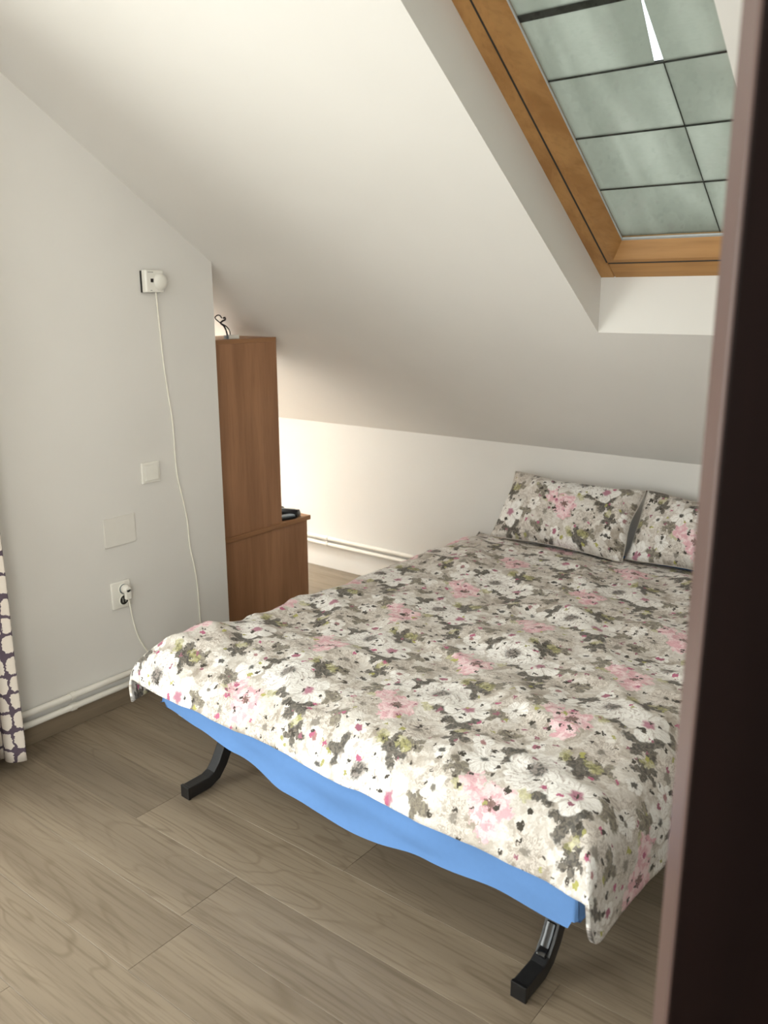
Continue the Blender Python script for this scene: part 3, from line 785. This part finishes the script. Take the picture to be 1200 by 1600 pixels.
tag(sheet, 'plain blue jersey sheet over the mattress, sagging at the foot end', 'bed sheet')

# floral duvet
DTOP = 0.478
T_END = 1.818
def fold(s, t):
    h = 0.017 * nz(s, t, 3.0, 2.0) + 0.011 * nz(s * 1.0 + 0.35 * t, t * 1.5, 6.5, 7.0)
    a = s * 0.75 + t * 0.66
    h += 0.0075 * nz(a, (t - s) * 0.35, 11.0, 5.0)
    rd = 1 - abs(nz(s * 0.8 - t * 0.5, t * 1.2 + s * 0.4, 3.6, 9.0)) * 2.6
    h += 0.012 * max(0, rd) ** 2
    h += 0.0035 * nz(s, t, 22.0, 4.0)
    h += 0.030 * math.exp(-((s - 0.16) / 0.16) ** 2 - ((t - 1.28) / 0.20) ** 2)    # bulge by the alcove
    h += 0.022 * math.exp(-((s - 1.12) / 0.28) ** 2 - ((t - 0.42) / 0.10) ** 2)
    h -= 0.016 * math.exp(-((s - 0.75) / 0.30) ** 2 - ((t - 0.55) / 0.13) ** 2)
    h += 0.012 * math.exp(-((s - 0.3) / 0.35) ** 2 - ((t - 0.22) / 0.10) ** 2)
    h += 0.026 * math.exp(-((s + 0.02) / 0.14) ** 2 - ((t - 0.12) / 0.20) ** 2)
    return h
SLFT, SRGT, SFRT = 0.20, 0.215, 0.106
def duvet_fn(u, v):
    s = -SLFT + u * (BW + SLFT + SRGT); te = T_END + 0.085 * s / BW
    t = -SFRT + v * (te + SFRT)
    Lf, af = 0.25, math.radians(88); hf = Lf / af * math.sin(af)
    # overhang in arc length is measured from where the curve starts
    yst = hf - 0.065
    oy = (yst - t)
    if oy > 0: hy, dy = edge_curve(oy, Lf, af); y = yst - hy
    else: y, dy = t, 0.0
    Ll, al = 0.22, math.radians(98); hl = Ll / al * math.sin(al); xst = hl - 0.085
    Lr, ar = 0.16, math.radians(86); hr = Lr / ar * math.sin(ar); xen = BW - hr + 0.045
    if s < xst: hx, dx = edge_curve(xst - s, Ll, al); x = xst - hx
    elif s > xen: hx, dx = edge_curve(s - xen, Lr, ar); x = xen + hx
    else: x, dx = s, 0.0
    p = 5.0
    drop = (dx ** p + dy ** p) ** (1 / p)
    hgt = fold(s, t)
    # flank waves: push the hanging cloth in and out
    if dy > 0.05: y += 0.012 * nz(s, 0.3, 5.0, 11.0) * min(1, (dy - 0.05) * 14)
    if dx > 0.05: x += (0.016 * nz(t, 0.8, 4.5, 13.0)) * min(1, (dx - 0.05) * 12)
    # the foot-left corner juts out and droops
    c = math.exp(-((s + 0.10) / 0.14) ** 2 - ((t + 0.0) / 0.16) ** 2)
    x -= 0.020 * c; y -= 0.010 * c
    # the foot-right corner flap swings forward
    if dx > 0.02 and s > xen:
        c = math.exp(-((t + 0.02) / 0.13) ** 2) * min(1, dx / 0.15)
        y -= 0.03 * c; x += 0.012 * c
        drop -= 0.075 * min(1, max(0, (dx - 0.08) * 8)) * math.exp(-((t + 0.10) / 0.055) ** 2)
    z = DTOP + hgt * (1 if drop < 0.03 else max(0.45, 1 - (drop - 0.03) * 7)) - drop
    # thin out towards the pillows
    if t > te - 0.26: z -= (z - 0.4405) * ((t - (te - 0.26)) / 0.26)
    z += 0.006 * nz(s, t, 10, 21) * (drop > 0.10)
    return (x, y, z)
def duvet_uv(u, v):
    return (-SLFT + u * (BW + SLFT + SRGT) - 0.93, -SFRT + v * (T_END + SFRT) * 1.02 - 0.26)
duvet = grid_mesh('duvet', 190, 190, duvet_fn, M['floral'], duvet_uv, thick=0.009, loc=B0, rz=BANG)
tag(duvet, 'rumpled duvet in white, pink and charcoal floral cotton spread over the bed', 'duvet')

# pillows
def pillow(label, base, w, h, T, lean, yaw, uvoff, seed, parent_group):
    # local: X width, Z' height, Y' thickness; leaned back by "lean" about X
    e = empty('pillow', base, yaw); tag(e, label, 'pillow')
    nu, nv = 48, 34
    ca, sa = math.cos(lean), math.sin(lean)
    def surf(sign):
        def f(u, v):
            a, b = 2 * u - 1, 2 * v - 1
            pin = 1 - 0.045 * (1 - a * a) * b * b - 0.0
            X = a * w / 2 * (1 - 0.05 * (1 - b * b) * a * a); Zp = h / 2 + b * h / 2 * (1 - 0.09 * (1 - a * a) ** 2)
            k = max(0.0, (1 - abs(a) ** 2.6)) ** 0.55 * max(0.0, (1 - abs(b) ** 2.4)) ** 0.55
            th = T / 2 * k
            edge = min(1, 6 * (1 - max(abs(a), abs(b))))
            th += edge * k * (0.034 * nz(X, Zp, 6.0, seed) + 0.020 * nz(X + Zp * .5, Zp, 14.0, seed + 3))
            Yp = sign * th + 0.016 * nz(a, b, 1.6, seed + 5); Zp += 0.012 * nz(a * 1.3, 0.2, 1.5, seed + 8) * max(0, b)
            return (X, Yp * ca + Zp * sa, Zp * ca - Yp * sa)
        return f
    vs = []; uvs = []; fs = []
    for si, sign in enumerate((-1, 1)):
        f = surf(sign); base_i = len(vs)
        for j in range(nv):
            for i in range(nu):
                u, v = i / (nu - 1), j / (nv - 1); vs.append(f(u, v)); uvs.append((uvoff[0] + u * w, uvoff[1] + v * h + si * 2))
        for j in range(nv - 1):
            for i in range(nu - 1):
                q = (base_i + j * nu + i, base_i + j * nu + i + 1, base_i + (j + 1) * nu + i + 1, base_i + (j + 1) * nu + i)
                fs.append(q if sign < 0 else q[::-1])
    me = bpy.data.meshes.new('pillowcase'); me.from_pydata(vs, [], fs)
    uvl = me.uv_layers.new(name='UVMap'); fl_ = []
    for f in fs:
        for q in f: fl_ += uvs[q]
    uvl.data.foreach_set('uv', fl_)
    bm = bmesh.new(); bm.from_mesh(me); bmesh.ops.remove_doubles(bm, verts=bm.verts, dist=0.0004); bmesh.ops.recalc_face_normals(bm, faces=bm.faces); bm.to_mesh(me); bm.free()
    me.polygons.foreach_set('use_smooth', [True] * len(me.polygons))
    me.materials.append(M['floral'])
    o = bpy.data.objects.new('pillowcase', me); COL.objects.link(o); o.parent = e
    # piped seam round the edge
    pts = []
    f = surf(-1)
    ring = [(i / 24, 0) for i in range(24)] + [(1, i / 16) for i in range(16)] + [(1 - i / 24, 1) for i in range(24)] + [(0, 1 - i / 16) for i in range(17)]
    build('seam', MB().tube([f(*q) for q in ring], 0.0018, 6), M['seamcloth'], e, smooth=True)
    return e
pillow('floral pillow leaning on the low wall, overlapping the pillow beside it', (1.048, 3.190, 0.466), 0.62, 0.32, 0.16, math.radians(37), math.radians(-1.5), (0.31, 0.77), 1.7, None)
pillow('floral pillow tucked behind the edge of the overlapping pillow', (1.655, 3.222, 0.463), 0.62, 0.30, 0.15, math.radians(34), math.radians(-3), (1.93, 1.21), 6.2, None)

# ------------------------------------------------------------------ curtain at the balcony door
def curtain_fn(u, v):
    y = 0.86 + u * 0.442
    z = 0.030 + v * 2.19
    ph = u * 4.5 * 2 * math.pi
    amp = 0.036 * (1 - 0.35 * v)
    x = 0.112 + amp * math.sin(ph + 0.9) + 0.006 * nz(u * 3, v * 4, 2.0, 8)
    y += 0.012 * math.sin(ph * 2) - (1 - min(1, (1 - u) * 9)) * 0.02 + 0.006 * (1 - v)
    x -= 0.05 * max(0, u - 0.93) / 0.07
    return (x, y, z)
curt = grid_mesh('curtain_cloth', 150, 60, curtain_fn, M['curtain'], lambda u, v: (u * 1.05, v * 2.19), thick=0.002)
ce = tag(empty('curtain', (0.10, 1.09, 0.03)), 'cream curtain with dark purple pebble network print beside the balcony door', 'curtain')
curt.name = 'cloth'; curt.parent = ce; curt.location = -Vector(ce.location)
rod = tag(empty('curtain_rod', (0.112, 0.2, 2.235)), 'thin steel curtain rod above the balcony door', 'curtain rod')
build('rod', MB().tube([(0.112, -0.85, 2.235), (0.112, 1.36, 2.235)], 0.011, 12), M['chrome'], rod, world=True, smooth=True)
for yy in (-0.8, 1.33):
    build('bracket', MB().box((0.0, yy - 0.01, 2.225), (0.112, yy + 0.01, 2.245)), M['chrome'], rod, world=True)
